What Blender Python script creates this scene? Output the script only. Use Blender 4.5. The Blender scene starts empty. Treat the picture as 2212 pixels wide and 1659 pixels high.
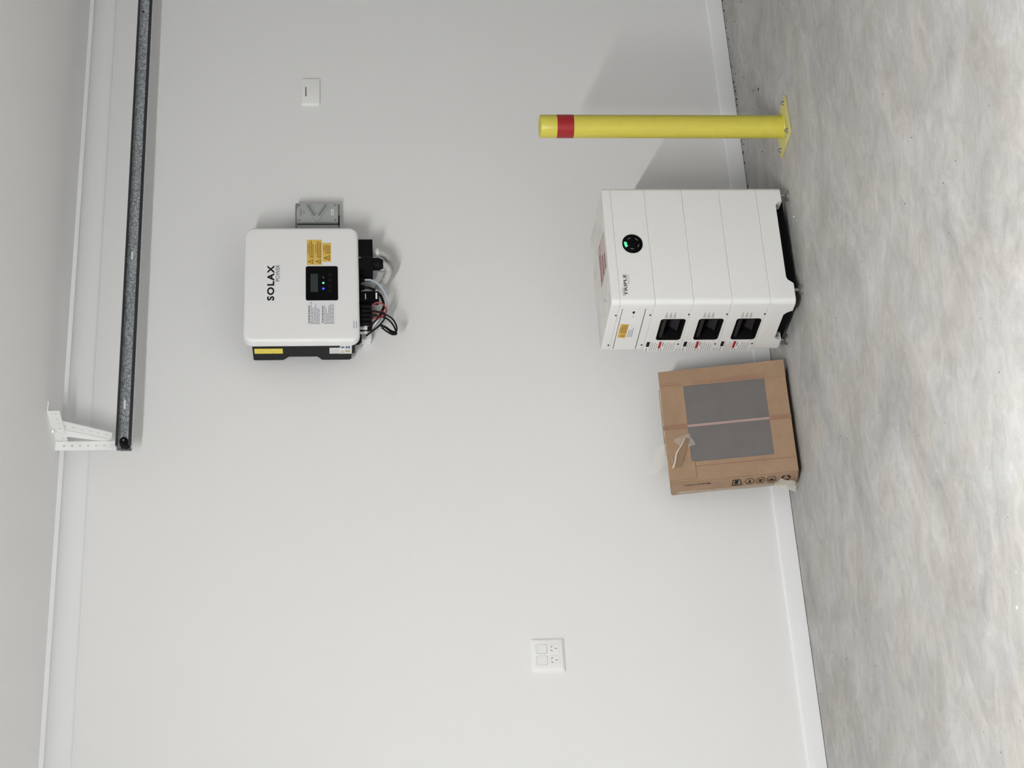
import bpy, bmesh, math, random
from mathutils import Vector, Matrix

random.seed(7)
SC = bpy.context.scene
COL = SC.collection

# ------------------------------------------------------------------ camera
cam_d = bpy.data.cameras.new('camera')
cam = bpy.data.objects.new('camera', cam_d)
COL.objects.link(cam)
cam_d.sensor_fit = 'HORIZONTAL'
cam_d.sensor_width = 36.0
cam_d.lens = 4087.03 / 2212 * 36.0
cam_d.clip_start = 0.05
_right = Vector((0.8752906, -0.48348309, -0.01051063))
_down = Vector((-0.05417803, -0.07643933, -0.99560121))
_fwd = Vector((0.48055292, 0.87200982, -0.09310078))
# the phone was held on its side: picture-right is down in the room
rot = Matrix((_down, _right, -_fwd)).transposed()
cam.matrix_world = Matrix.Translation((0, -5.627883, 1.508715)) @ rot.to_4x4()
SC.camera = cam

# ------------------------------------------------------------------ world, light, exposure
world = bpy.data.worlds.new('world')
SC.world = world
world.use_nodes = True
bg = world.node_tree.nodes['Background']
bg.inputs['Color'].default_value = (0.985, 0.995, 1.0, 1)
bg.inputs['Strength'].default_value = 0.50
LAMP_STRENGTH = 505.0        # the ceiling batten (built further down)
SC.view_settings.view_transform = 'Standard'
SC.view_settings.look = 'None'
SC.view_settings.gamma = 1.0
SC.view_settings.use_curve_mapping = False
SC.view_settings.exposure = 0.0

# ------------------------------------------------------------------ materials
def _nt(name):
    m = bpy.data.materials.new(name)
    m.use_nodes = True
    nt = m.node_tree
    return m, nt, nt.nodes['Principled BSDF']

def mat(name, col, rough=0.5, metal=0.0, noise=0.0, nscale=40.0, bump=0.0, bscale=200.0, alpha=1.0, emit=None, estr=0.0, spec=0.5, trans=0.0):
    m, nt, p = _nt(name)
    p.inputs['Base Color'].default_value = (*col, 1)
    p.inputs['Roughness'].default_value = rough
    p.inputs['Metallic'].default_value = metal
    p.inputs['Specular IOR Level'].default_value = spec
    p.inputs['Alpha'].default_value = alpha
    if emit:
        p.inputs['Emission Color'].default_value = (*emit, 1)
        p.inputs['Emission Strength'].default_value = estr
    if noise > 0 or bump > 0:
        tc = nt.nodes.new('ShaderNodeTexCoord')
    if noise > 0:
        n = nt.nodes.new('ShaderNodeTexNoise')
        n.inputs['Scale'].default_value = nscale
        n.inputs['Detail'].default_value = 5
        r = nt.nodes.new('ShaderNodeValToRGB')
        r.color_ramp.elements[0].position = 0.3
        r.color_ramp.elements[1].position = 0.7
        r.color_ramp.elements[0].color = (*[max(0, c * (1 - noise)) for c in col], 1)
        r.color_ramp.elements[1].color = (*[min(1, c * (1 + noise)) for c in col], 1)
        nt.links.new(tc.outputs['Object'], n.inputs['Vector'])
        nt.links.new(n.outputs['Fac'], r.inputs['Fac'])
        nt.links.new(r.outputs['Color'], p.inputs['Base Color'])
    if bump > 0:
        n2 = nt.nodes.new('ShaderNodeTexNoise')
        n2.inputs['Scale'].default_value = bscale
        n2.inputs['Detail'].default_value = 3
        b = nt.nodes.new('ShaderNodeBump')
        b.inputs['Strength'].default_value = bump
        b.inputs['Distance'].default_value = 0.002
        nt.links.new(tc.outputs['Object'], n2.inputs['Vector'])
        nt.links.new(n2.outputs['Fac'], b.inputs['Height'])
        nt.links.new(b.outputs['Normal'], p.inputs['Normal'])
    return m

def concrete():
    m, nt, p = _nt('concrete')
    L = nt.links.new
    tc = nt.nodes.new('ShaderNodeTexCoord')
    def noise(scale, detail, rough=0.55, dist=0.0, vec=None):
        n = nt.nodes.new('ShaderNodeTexNoise')
        n.inputs['Scale'].default_value = scale
        n.inputs['Detail'].default_value = detail
        n.inputs['Roughness'].default_value = rough
        n.inputs['Distortion'].default_value = dist
        L(vec or tc.outputs['Object'], n.inputs['Vector'])
        return n
    def ramp(src, a, b, ca, cb):
        r = nt.nodes.new('ShaderNodeValToRGB')
        r.color_ramp.elements[0].position = a
        r.color_ramp.elements[1].position = b
        r.color_ramp.elements[0].color = (*ca, 1)
        r.color_ramp.elements[1].color = (*cb, 1)
        L(src, r.inputs['Fac'])
        return r.outputs['Color']
    def mix(kind, fac, a, b):
        x = nt.nodes.new('ShaderNodeMix')
        x.data_type = 'RGBA'
        x.blend_type = kind
        x.inputs['Factor'].default_value = fac
        L(a, x.inputs['A'])
        L(b, x.inputs['B'])
        return x.outputs['Result']
    mp = nt.nodes.new('ShaderNodeMapping')
    mp.inputs['Rotation'].default_value = (0, 0, -0.05)
    mp.inputs['Scale'].default_value = (0.78, 1.15, 1)
    L(tc.outputs['Object'], mp.inputs['Vector'])
    big = ramp(noise(2.6, 6, 0.62, 0.9, mp.outputs['Vector']).outputs['Fac'], 0.32, 0.70, (0.362, 0.356, 0.347), (0.535, 0.532, 0.524))
    mid = ramp(noise(14, 8, 0.68, 1.2, mp.outputs['Vector']).outputs['Fac'], 0.30, 0.72, (0.80, 0.79, 0.77), (1.12, 1.12, 1.12))
    tint = ramp(noise(4.1, 3, 0.5, 0.5).outputs['Fac'], 0.38, 0.62, (1.0, 0.98, 0.945), (0.98, 0.995, 1.005))
    fine = ramp(noise(260, 5, 0.7).outputs['Fac'], 0.3, 0.7, (0.86, 0.86, 0.855), (1.09, 1.09, 1.09))
    c = mix('MULTIPLY', 1.0, big, mid)
    c = mix('MULTIPLY', 1.0, c, tint)
    c = mix('MULTIPLY', 1.0, c, fine)
    # small dark pits
    v = nt.nodes.new('ShaderNodeTexVoronoi')
    v.inputs['Scale'].default_value = 9
    L(tc.outputs['Object'], v.inputs['Vector'])
    pit = ramp(v.outputs['Distance'], 0.022, 0.035, (0.35, 0.33, 0.3), (1, 1, 1))
    c = mix('MULTIPLY', 0.8, c, pit)
    L(c, p.inputs['Base Color'])
    p.inputs['Roughness'].default_value = 0.62
    p.inputs['Specular IOR Level'].default_value = 0.35
    b = nt.nodes.new('ShaderNodeBump')
    b.inputs['Strength'].default_value = 0.12
    b.inputs['Distance'].default_value = 0.004
    L(noise(22, 8, 0.65, 0.8).outputs['Fac'], b.inputs['Height'])
    L(b.outputs['Normal'], p.inputs['Normal'])
    return m

def galvanised(name, lo, hi, rough):
    m, nt, p = _nt(name)
    tc = nt.nodes.new('ShaderNodeTexCoord')
    v = nt.nodes.new('ShaderNodeTexVoronoi')
    v.inputs['Scale'].default_value = 300
    n = nt.nodes.new('ShaderNodeTexNoise')
    n.inputs['Scale'].default_value = 130
    n.inputs['Detail'].default_value = 4
    x = nt.nodes.new('ShaderNodeMath')
    x.operation = 'MULTIPLY'
    sp = nt.nodes.new('ShaderNodeSeparateColor')
    r = nt.nodes.new('ShaderNodeValToRGB')
    r.color_ramp.elements[0].position = 0.08
    r.color_ramp.elements[1].position = 0.42
    r.color_ramp.elements[0].color = (*lo, 1)
    r.color_ramp.elements[1].color = (*hi, 1)
    L = nt.links.new
    L(tc.outputs['Object'], v.inputs['Vector'])
    L(tc.outputs['Object'], n.inputs['Vector'])
    L(v.outputs['Color'], sp.inputs['Color'])
    L(sp.outputs[0], x.inputs[0])
    L(n.outputs['Fac'], x.inputs[1])
    L(x.outputs[0], r.inputs['Fac'])
    L(r.outputs['Color'], p.inputs['Base Color'])
    p.inputs['Metallic'].default_value = 0.75
    p.inputs['Roughness'].default_value = rough
    return m

def cardboard(name, col):
    m, nt, p = _nt(name)
    tc = nt.nodes.new('ShaderNodeTexCoord')
    w = nt.nodes.new('ShaderNodeTexWave')
    w.wave_type = 'BANDS'
    w.bands_direction = 'Z'
    w.inputs['Scale'].default_value = 55
    w.inputs['Distortion'].default_value = 1.0
    n = nt.nodes.new('ShaderNodeTexNoise')
    n.inputs['Scale'].default_value = 16
    n.inputs['Detail'].default_value = 6
    r = nt.nodes.new('ShaderNodeValToRGB')
    r.color_ramp.elements[0].position = 0.3
    r.color_ramp.elements[1].position = 0.7
    r.color_ramp.elements[0].color = (*[c * 0.90 for c in col], 1)
    r.color_ramp.elements[1].color = (*[c * 1.08 for c in col], 1)
    b = nt.nodes.new('ShaderNodeBump')
    b.inputs['Strength'].default_value = 0.08
    b.inputs['Distance'].default_value = 0.002
    L = nt.links.new
    L(tc.outputs['Object'], w.inputs['Vector'])
    L(tc.outputs['Object'], n.inputs['Vector'])
    L(n.outputs['Fac'], r.inputs['Fac'])
    L(r.outputs['Color'], p.inputs['Base Color'])
    L(w.outputs['Fac'], b.inputs['Height'])
    L(b.outputs['Normal'], p.inputs['Normal'])
    p.inputs['Roughness'].default_value = 0.75
    return m

M = dict(
    wall=mat('wall_paint', (0.80, 0.80, 0.795), 0.55, bump=0.05, bscale=120),
    ceil=mat('ceiling_paint', (0.92, 0.92, 0.92), 0.7, bump=0.04, bscale=100),
    trim=mat('trim_gloss', (0.82, 0.825, 0.835), 0.4),
    floor=concrete(),
    white=mat('powder_white', (0.80, 0.80, 0.795), 0.42, bump=0.05, bscale=900),
    cabinet=mat('cabinet_white', (0.78, 0.78, 0.765), 0.5, bump=0.05, bscale=900),
    dusty=mat('dusty_white', (0.70, 0.69, 0.65), 0.7, noise=0.10, nscale=11),
    plastic=mat('plastic_white', (0.83, 0.83, 0.82), 0.35),
    plaster_dim=mat('plastic_warm_white', (0.76, 0.755, 0.73), 0.4),
    black=mat('black_casting', (0.012, 0.012, 0.014), 0.6, bump=0.1, bscale=600, spec=0.22),
    gloss=mat('black_glass', (0.003, 0.003, 0.004), 0.35, spec=0.08),
    rubber=mat('black_rubber', (0.004, 0.004, 0.005), 0.6, spec=0.12),
    ink=mat('black_ink', (0.008, 0.008, 0.009), 0.7, spec=0.15),
    inkgrey=mat('grey_ink', (0.21, 0.21, 0.22), 0.7),
    inkpale=mat('pale_grey_ink', (0.50, 0.485, 0.475), 0.7),
    inkbrown=mat('brown_ink', (0.16, 0.085, 0.01), 0.7),
    dark=mat('dark_pocket', (0.012, 0.012, 0.013), 0.7, spec=0.15),
    darkridge=mat('dark_ridge', (0.024, 0.022, 0.023), 0.55, spec=0.2),
    screen=mat('lcd_screen', (0.035, 0.043, 0.046), 0.5, spec=0.15),
    btn=mat('button_print', (0.009, 0.009, 0.010), 0.5, spec=0.1),
    yellab=mat('yellow_label', (0.72, 0.47, 0.085), 0.5),
    yelside=mat('bright_yellow_label', (0.80, 0.66, 0.09), 0.5, noise=0.08, nscale=90),
    paper=mat('label_paper', (0.75, 0.76, 0.78), 0.5),
    paperw=mat('sticker_white', (0.80, 0.80, 0.79), 0.5),
    stkgrey=mat('sticker_grey', (0.62, 0.62, 0.61), 0.6),
    blue=mat('blue_print', (0.10, 0.14, 0.30), 0.5),
    olive=mat('olive_print', (0.45, 0.40, 0.22), 0.5),
    red=mat('red_print', (0.38, 0.02, 0.03), 0.5),
    pink=mat('faded_pink_print', (0.58, 0.47, 0.46), 0.6),
    maroon=mat('maroon_print', (0.20, 0.08, 0.075), 0.6),
    isol=mat('isolator_grey', (0.40, 0.42, 0.40), 0.5),
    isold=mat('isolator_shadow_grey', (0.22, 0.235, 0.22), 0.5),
    duct=mat('trunking_white', (0.78, 0.785, 0.79), 0.4),
    conduit=mat('conduit_grey', (0.54, 0.535, 0.51), 0.45),
    cblack=mat('cable_black', (0.005, 0.005, 0.006), 0.55, spec=0.2),
    cred=mat('cable_red', (0.30, 0.035, 0.04), 0.45),
    cblue=mat('cable_pale_blue', (0.50, 0.57, 0.70), 0.35),
    cwhite=mat('cable_white', (0.80, 0.80, 0.80), 0.4),
    galv=galvanised('galvanised_steel', (0.28, 0.30, 0.32), (0.76, 0.79, 0.82), 0.36),
    steeldark_shade=mat('dark_steel_shaded_edge', (0.035, 0.035, 0.042), 0.5, metal=0.3),  # dark steel of one rivet; on the track lips it paints shade
    steel=mat('zinc_steel', (0.40, 0.39, 0.375), 0.38, metal=0.9),
    hanger=mat('hanger_white', (0.84, 0.84, 0.83), 0.4),
    yellow=mat('safety_yellow', (0.60, 0.53, 0.075), 0.42, noise=0.03, nscale=30, bump=0.04, bscale=500),
    yelplate=mat('dusty_yellow', (0.58, 0.54, 0.20), 0.6, noise=0.08, nscale=60),
    band=mat('red_reflective', (0.32, 0.008, 0.014), 0.4),
    card=cardboard('cardboard', (0.345, 0.225, 0.140)),
    card2=cardboard('cardboard_inner', (0.31, 0.225, 0.13)),
    cardpale=cardboard('cardboard_torn', (0.62, 0.55, 0.46)),
    grey=mat('grey_sheet', (0.155, 0.145, 0.140), 0.55, noise=0.05, nscale=25),
    tapeb=mat('brown_tape', (0.30, 0.17, 0.11), 0.35),
    tapep=mat('pink_tape', (0.42, 0.29, 0.26), 0.35),
    tapec=mat('clear_tape', (0.75, 0.73, 0.66), 0.3, alpha=0.30),
    tapec2=mat('milky_tape', (0.62, 0.58, 0.50), 0.3, alpha=0.62),
    dirt=mat('dirt', (0.07, 0.057, 0.048), 0.9),
    crumb=mat('white_crumb', (0.85, 0.84, 0.82), 0.6),
    ledg=mat('led_green', (0.02, 0.10, 0.06), 0.4, emit=(0.22, 1.0, 0.55), estr=1.0),
    ledb=mat('led_blue', (0.01, 0.01, 0.10), 0.4, emit=(0.05, 0.08, 1.0), estr=1.5),
    ledo=mat('led_off', (0.22, 0.22, 0.23), 0.4),
    ringl=mat('ring_led_green', (0.02, 0.10, 0.06), 0.4, emit=(0.12, 0.95, 0.42), estr=1.0),
    ringo=mat('ring_led_off', (0.20, 0.20, 0.20), 0.5),
    lampbody=mat('lamp_body', (0.8, 0.8, 0.8), 0.5),
    lamp=mat('lamp_diffuser', (0.9, 0.9, 0.88), 0.5, emit=(1.0, 0.995, 0.985), estr=LAMP_STRENGTH),
)

# ------------------------------------------------------------------ helpers
ORIGIN = {}

def finish(name, bm, material, parent=None, local=False, smooth=38, at=None):
    """link a bmesh (world coordinates, or the parent's own when local) as ONE mesh object"""
    bmesh.ops.recalc_face_normals(bm, faces=bm.faces[:])
    o0 = Vector((0, 0, 0))
    if parent is not None:
        if not local:
            o0 = ORIGIN[parent.name]
    elif at is not None:
        o0 = Vector(at)
    if o0.length > 0:
        bmesh.ops.translate(bm, verts=bm.verts[:], vec=-o0)
    me = bpy.data.meshes.new(name)
    bm.to_mesh(me)
    bm.free()
    me.materials.append(M[material])
    for pl in me.polygons:
        pl.use_smooth = True
    me.set_sharp_from_angle(angle=math.radians(smooth))
    o = bpy.data.objects.new(name, me)
    COL.objects.link(o)
    if parent is not None:
        o.parent = parent
    else:
        o.location = o0
    ORIGIN[o.name] = o0
    if name.startswith('printed_text') or name == 'printed_symbol':
        o['kind'] = 'stuff'      # print too small to pick apart letter by letter
    return o

def tag(o, label, cat, group=None, kind=None):
    o['label'] = label
    o['category'] = cat
    if group:
        o['group'] = group
    if kind:
        o['kind'] = kind
    return o

def structure(o, label, cat):
    o['kind'] = 'structure'
    o['label'] = label
    o['category'] = cat
    return o

def thing(name, loc, label, cat, group=None, rx=0.0):
    o = bpy.data.objects.new(name, None)
    o.empty_display_size = 0.05
    COL.objects.link(o)
    o.location = loc
    o.rotation_euler = (rx, 0, 0)
    ORIGIN[o.name] = Vector(loc)
    return tag(o, label, cat, group)

def B():
    return bmesh.new()

def box(bm, x0, x1, y0, y1, z0, z1):
    vs = [bm.verts.new((x, y, z)) for x in (x0, x1) for y in (y0, y1) for z in (z0, z1)]
    for f in ((0, 1, 3, 2), (4, 6, 7, 5), (0, 4, 5, 1), (2, 3, 7, 6), (0, 2, 6, 4), (1, 5, 7, 3)):
        bm.faces.new([vs[i] for i in f])
    return bm

def bevbox(x0, x1, y0, y1, z0, z1, r=0.002, seg=2):
    bm = box(B(), x0, x1, y0, y1, z0, z1)
    bmesh.ops.bevel(bm, geom=bm.edges[:], offset=r, segments=seg, profile=0.5, affect='EDGES')
    return bm

def front(Y):
    return lambda u, v, d: (u, Y - d, v)

def left(X):            # u is world y
    return lambda u, v, d: (X - d, u, v)

def left_text(X):       # u runs to the reader's right, that is towards -y
    return lambda u, v, d: (X - d, -u, v)

def top(Z):
    return lambda u, v, d: (u, v, Z + d)

def rrect(u0, u1, v0, v1, r, n=5):
    r = max(1e-5, min(r, (u1 - u0) / 2 - 1e-5, (v1 - v0) / 2 - 1e-5))
    pts = []
    for cu, cv, a0 in ((u1 - r, v1 - r, 0), (u0 + r, v1 - r, 90), (u0 + r, v0 + r, 180), (u1 - r, v0 + r, 270)):
        for k in range(n + 1):
            a = math.radians(a0 + 90 * k / n)
            pts.append((cu + r * math.cos(a), cv + r * math.sin(a)))
    return pts

def slab(bm, Mp, u0, u1, v0, v1, r, rings, n=5, cap0=True, cap1=True):
    """a rounded rectangle carried through (inset, depth) rings"""
    prev = None
    first = None
    for ins, d in rings:
        loop = [bm.verts.new(Mp(u, v, d)) for u, v in rrect(u0 + ins, u1 - ins, v0 + ins, v1 - ins, max(r - ins, 1e-4), n)]
        if prev:
            for i in range(len(loop)):
                j = (i + 1) % len(loop)
                bm.faces.new((prev[i], prev[j], loop[j], loop[i]))
        else:
            first = loop
        prev = loop
    if cap0:
        bm.faces.new(first)
    if cap1:
        bm.faces.new(prev)
    return bm

def plate(bm, Mp, u0, u1, v0, v1, d0, d1, r=1e-4, n=1):
    return slab(bm, Mp, u0, u1, v0, v1, r, [(0, d0), (0, d1)], n=n)

def poly(bm, Mp, pts, d0, d1):
    a = [bm.verts.new(Mp(u, v, d0)) for u, v in pts]
    b = [bm.verts.new(Mp(u, v, d1)) for u, v in pts]
    for i in range(len(a)):
        j = (i + 1) % len(a)
        bm.faces.new((a[i], a[j], b[j], b[i]))
    bm.faces.new(a)
    bm.faces.new(b)
    return bm

def ring_poly(bm, Mp, outer, inner, d0, d1):
    n = len(outer)
    L = [[bm.verts.new(Mp(u, v, d)) for u, v in pts] for d in (d0, d1) for pts in (outer, inner)]
    o0, i0, o1, i1 = L
    for k in range(n):
        j = (k + 1) % n
        bm.faces.new((o1[k], o1[j], i1[j], i1[k]))
        bm.faces.new((o0[k], o0[j], i0[j], i0[k]))
        bm.faces.new((o0[k], o0[j], o1[j], o1[k]))
        bm.faces.new((i0[k], i0[j], i1[j], i1[k]))
    return bm

def cyl(bm, p0, p1, r0, r1=None, seg=20, cap=True):
    return tube(bm, [p0, p1], r0, seg, r1=r1, cap=cap)

def tube(bm, pts, r, seg=10, r1=None, radii=None, cap=True):
    pts = [Vector(p) for p in pts]
    n = len(pts)
    t0 = (pts[1] - pts[0]).normalized()
    ref = Vector((0, 0, 1)) if abs(t0.z) < 0.9 else Vector((1, 0, 0))
    nrm = t0.cross(ref).normalized()
    prev = None
    for i, p in enumerate(pts):
        t = (pts[min(i + 1, n - 1)] - pts[max(i - 1, 0)]).normalized()
        nrm = (nrm - t * nrm.dot(t)).normalized()
        bn = t.cross(nrm)
        rr = radii[i] if radii else (r if r1 is None else r + (r1 - r) * i / (n - 1))
        loop = [bm.verts.new(p + nrm * rr * math.cos(2 * math.pi * k / seg) + bn * rr * math.sin(2 * math.pi * k / seg)) for k in range(seg)]
        if prev:
            for k in range(seg):
                j = (k + 1) % seg
                bm.faces.new((prev[k], prev[j], loop[j], loop[k]))
        elif cap:
            bm.faces.new(loop)
        prev = loop
    if cap:
        bm.faces.new(prev)
    return bm

def spline(pts, per=8):
    P = [Vector(p) for p in pts]
    P = [P[0] * 2 - P[1]] + P + [P[-1] * 2 - P[-2]]
    out = []
    for i in range(1, len(P) - 2):
        a, b, c, d = P[i - 1], P[i], P[i + 1], P[i + 2]
        for k in range(per):
            t = k / per
            out.append(0.5 * ((2 * b) + (c - a) * t + (2 * a - 5 * b + 4 * c - d) * t * t + (3 * b - a - 3 * c + d) * t ** 3))
    out.append(P[-2])
    return out

def disc(bm, Mp, u, v, ru, rv, d0, d1, seg=24):
    return poly(bm, Mp, [(u + ru * math.cos(2 * math.pi * k / seg), v + rv * math.sin(2 * math.pi * k / seg)) for k in range(seg)], d0, d1)

def cut(o, bm):
    """carve the closed shape bm (same coordinates as o's mesh data) out of o"""
    bmesh.ops.recalc_face_normals(bm, faces=bm.faces[:])
    me = bpy.data.meshes.new('cutter')
    bm.to_mesh(me)
    bm.free()
    c = bpy.data.objects.new('cutter', me)
    COL.objects.link(c)
    old_parent = o.parent
    c.matrix_world = Matrix.Identity(4)
    loc = o.location.copy()
    o.parent = None
    o.location = (0, 0, 0)
    md = o.modifiers.new('b', 'BOOLEAN')
    md.operation = 'DIFFERENCE'
    md.solver = 'EXACT'
    md.object = c
    bpy.context.view_layer.update()
    dg = bpy.context.evaluated_depsgraph_get()
    new = bpy.data.meshes.new_from_object(o.evaluated_get(dg))
    o.modifiers.clear()
    old = o.data
    nm = old.name
    o.data = new
    bpy.data.meshes.remove(old)
    new.name = nm
    for pl in new.polygons:
        pl.use_smooth = True
    new.set_sharp_from_angle(angle=math.radians(35))
    bpy.data.objects.remove(c)
    bpy.data.meshes.remove(me)
    o.parent = old_parent
    o.location = loc
    return o

def shift(bm, o):
    """move a world-space bmesh into o's own mesh coordinates"""
    bmesh.ops.translate(bm, verts=bm.verts[:], vec=-ORIGIN[o.name])
    return bm

def text(bm, body, Mp, u0, u1, v0, v1, d, bold=0.0, thick=0.0004, space=1.0):
    cu = bpy.data.curves.new('t', 'FONT')
    cu.body = body
    cu.offset = bold
    cu.space_character = space
    cu.resolution_u = 6
    o = bpy.data.objects.new('t', cu)
    COL.objects.link(o)
    bpy.context.view_layer.update()
    dg = bpy.context.evaluated_depsgraph_get()
    me = bpy.data.meshes.new_from_object(o.evaluated_get(dg))
    xs = [v.co.x for v in me.vertices]
    ys = [v.co.y for v in me.vertices]
    x0, x1, y0, y1 = min(xs), max(xs), min(ys), max(ys)
    vs = [bm.verts.new(Mp(u0 + (v.co.x - x0) / (x1 - x0) * (u1 - u0), v0 + (v.co.y - y0) / (y1 - y0) * (v1 - v0), d + thick)) for v in me.vertices]
    for pl in me.polygons:
        try:
            bm.faces.new([vs[i] for i in pl.vertices])
        except ValueError:
            pass
    bpy.data.objects.remove(o)
    bpy.data.curves.remove(cu)
    bpy.data.meshes.remove(me)
    return bm

def lines(bm, Mp, u0, u1, v0, v1, n, d, h=None, fill=1.0, ragged=0.25):
    """small unreadable print: rows of word-length dashes"""
    st = (v1 - v0) / n
    h = h or st * 0.45
    for i in range(n):
        v = v1 - st * (i + 0.5)
        end = u1 - (u1 - u0) * random.random() * ragged
        u = u0
        unit = (u1 - u0) / 14
        while u < end - unit * 0.4:
            w = min(unit * random.uniform(1.0, 2.6), end - u)
            plate(bm, Mp, u, u + w, v - h / 2, v + h / 2, d, d + 0.0003)
            u += w + unit * 0.35
    return bm

def triangle_sign(bm, Mp, u, v, s, d):
    """outlined warning triangle with a bolt-like mark"""
    o = [(u - s * 0.5, v - s * 0.42), (u + s * 0.5, v - s * 0.42), (u, v + s * 0.5)]
    i = [(u - s * 0.34, v - s * 0.32), (u + s * 0.34, v - s * 0.32), (u, v + s * 0.30)]
    ring_poly(bm, Mp, o, i, d, d + 0.0003)
    poly(bm, Mp, [(u - s * 0.05, v - s * 0.05), (u + s * 0.05, v - s * 0.05), (u + s * 0.03, v + s * 0.17), (u - s * 0.03, v + s * 0.17)], d, d + 0.0003)
    poly(bm, Mp, [(u - s * 0.05, v - s * 0.24), (u + s * 0.05, v - s * 0.24), (u + s * 0.05, v - s * 0.14), (u - s * 0.05, v - s * 0.14)], d, d + 0.0003)
    return bm

# ------------------------------------------------------------------ the room
structure(finish('wall_back', box(B(), -2.5, 8.0, 0.0, 0.12, -0.1, 2.6), 'wall'),
          'plain white painted garage wall behind the equipment', 'wall')
structure(finish('floor', box(B(), -2.5, 8.0, -9.0, 0.12, -0.1, 0.0), 'floor'),
          'mottled grey concrete garage floor', 'floor')
structure(finish('ceiling', box(B(), -2.5, 8.0, -9.0, 0.12, 2.4, 2.5), 'ceil'),
          'plain white painted ceiling above the wall', 'ceiling')

structure(finish('wall_right_blocker', box(B(), 7.6, 7.72, -9.0, 0.0, -0.1, 2.6), 'wall'),  # unseen wall, added to cut ambient light from the right
          'plain white unseen end wall, added to hold back ambient light', 'wall')

def profile_x(prof, x0, x1):
    return poly(B(), lambda u, v, d: (d, u, v), prof, x0, x1)

cove = [(0.0, 2.400), (0.0, 2.312), (-0.005, 2.312), (-0.008, 2.316)]
for k in range(9):
    a = math.radians(90 * k / 8)
    cove.append((-0.052 + 0.043 * math.cos(a), 2.320 + 0.066 * math.sin(a)))
cove += [(-0.060, 2.386), (-0.060, 2.400)]
structure(finish('trim_1', profile_x(cove, -2.5, 8.0), 'trim', smooth=30),
          'white cove cornice along the top of the wall', 'cornice')
skirt = [(0.0, 0.002), (-0.012, 0.002), (-0.012, 0.052), (-0.010, 0.058), (-0.004, 0.062), (0.0, 0.062)]
structure(finish('baseboard_back', profile_x(skirt, -2.5, 8.0), 'trim', smooth=20),
          'low white skirting board along the foot of the wall', 'skirting')

# ceiling batten behind the photographer's shoulder (lights the room)
lamp = thing('ceiling_light', (0.62, -3.55, 2.40), 'long white batten light on the ceiling, outside the photograph', 'ceiling light')
finish('housing', bevbox(0.57, 0.67, -4.35, -2.75, 2.372, 2.40, 0.004), 'lampbody', lamp)
dif = B()
arc = [(0.62 + 0.030 * math.cos(math.radians(a)), 2.373 - 0.045 * math.sin(math.radians(a))) for a in range(0, 181, 20)]
poly(dif, lambda u, v, d: (u, d, v), arc, -4.33, -2.77)
finish('diffuser', dif, 'lamp', lamp)

# ------------------------------------------------------------------ inverter on the wall
inv = thing('solar_inverter', (3.39, 0.0, 1.43), 'white inverter with black heat sink and small lit display, hung on the wall', 'inverter')
prof = [(-0.152, 1.440), (-0.152, 1.782), (-0.050, 1.781), (-0.045, 1.776), (-0.045, 1.684), (-0.048, 1.678), (-0.066, 1.664), (-0.067, 1.660),
        (-0.067, 1.570), (-0.065, 1.565), (-0.048, 1.554), (-0.044, 1.549), (-0.044, 1.460), (-0.050, 1.453), (-0.088, 1.452), (-0.090, 1.441)]
body = finish('heat_sink', profile_x(prof, 3.178, 3.602), 'black', inv)
finish('wall_bracket', bevbox(3.32, 3.56, -0.060, 0.0, 1.58, 1.74, 0.002), 'steel', inv)
cov = B()
CR = [(0.0, -0.034), (0.0, -0.012), (0.0012, -0.006), (0.004, -0.0022), (0.009, -0.0004), (0.016, 0.0), ]
slab(cov, front(-0.182), 3.1725, 3.6235, 1.4245, 1.8110, 0.034, CR, n=8)
cover = finish('cover', cov, 'white', inv, smooth=50)
FI = front(-0.182)
t = B()
text(t, 'SOLAX', FI, 3.329, 3.469, 1.7085, 1.7325, 0.0003, bold=0.035, space=1.22)
finish('brand_lettering', t, 'ink', cover)
t = B()
text(t, 'POWER', FI, 3.405, 3.470, 1.6905, 1.7040, 0.0003, bold=-0.008)
finish('brand_lettering', t, 'ink', cover)

pan = B()
slab(pan, FI, 3.3285, 3.4640, 1.4955, 1.6035, 0.007, [(0, -0.001), (0, 0.0012), (0.0008, 0.002)], n=5)
panel = finish('display_panel', pan, 'gloss', inv)
b = plate(B(), FI, 3.361, 3.433, 1.5625, 1.5875, 0.0018, 0.0024)
finish('screen', b, 'screen', panel)
for x, mm, r in ((3.374, 'ledb', 0.0042), (3.3965, 'ledg', 0.0038), (3.4185, 'ledo', 0.0022)):
    finish('indicator_light', disc(B(), FI, x, 1.5445, r, r, 0.0018, 0.0026), mm, panel)
for x in (3.363, 3.385, 3.407, 3.429):
    finish('button', disc(B(), FI, x, 1.522, 0.0065, 0.0065, 0.0018, 0.0024), 'btn', panel)

def warn_label(u0, u1, v0, v1, n):
    l = finish('warning_label', plate(B(), FI, u0, u1, v0, v1, 0.0, 0.0006), 'yellab', cover)
    h = v1 - v0
    p_ = B()
    triangle_sign(p_, FI, u0 + h * 0.52, (v0 + v1) / 2 - h * 0.02, h * 0.78, 0.0007)
    u = u0 + h * 1.10
    w = u1 - u
    text(p_, 'WARNING', FI, u + w * 0.22, u + w * 0.74, v1 - h * 0.26, v1 - h * 0.11, 0.0007, bold=0.02)
    lines(p_, FI, u, u1 - h * 0.1, v0 + h * 0.05, v1 - h * 0.32, n, 0.0007, ragged=0.2)
    finish('printed_text', p_, 'inkbrown', cover)
    return l
warn_label(3.470, 3.571, 1.5745, 1.5995, 3)
warn_label(3.470, 3.571, 1.5490, 1.5740, 3)
warn_label(3.482, 3.558, 1.5180, 1.5470, 4)

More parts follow.
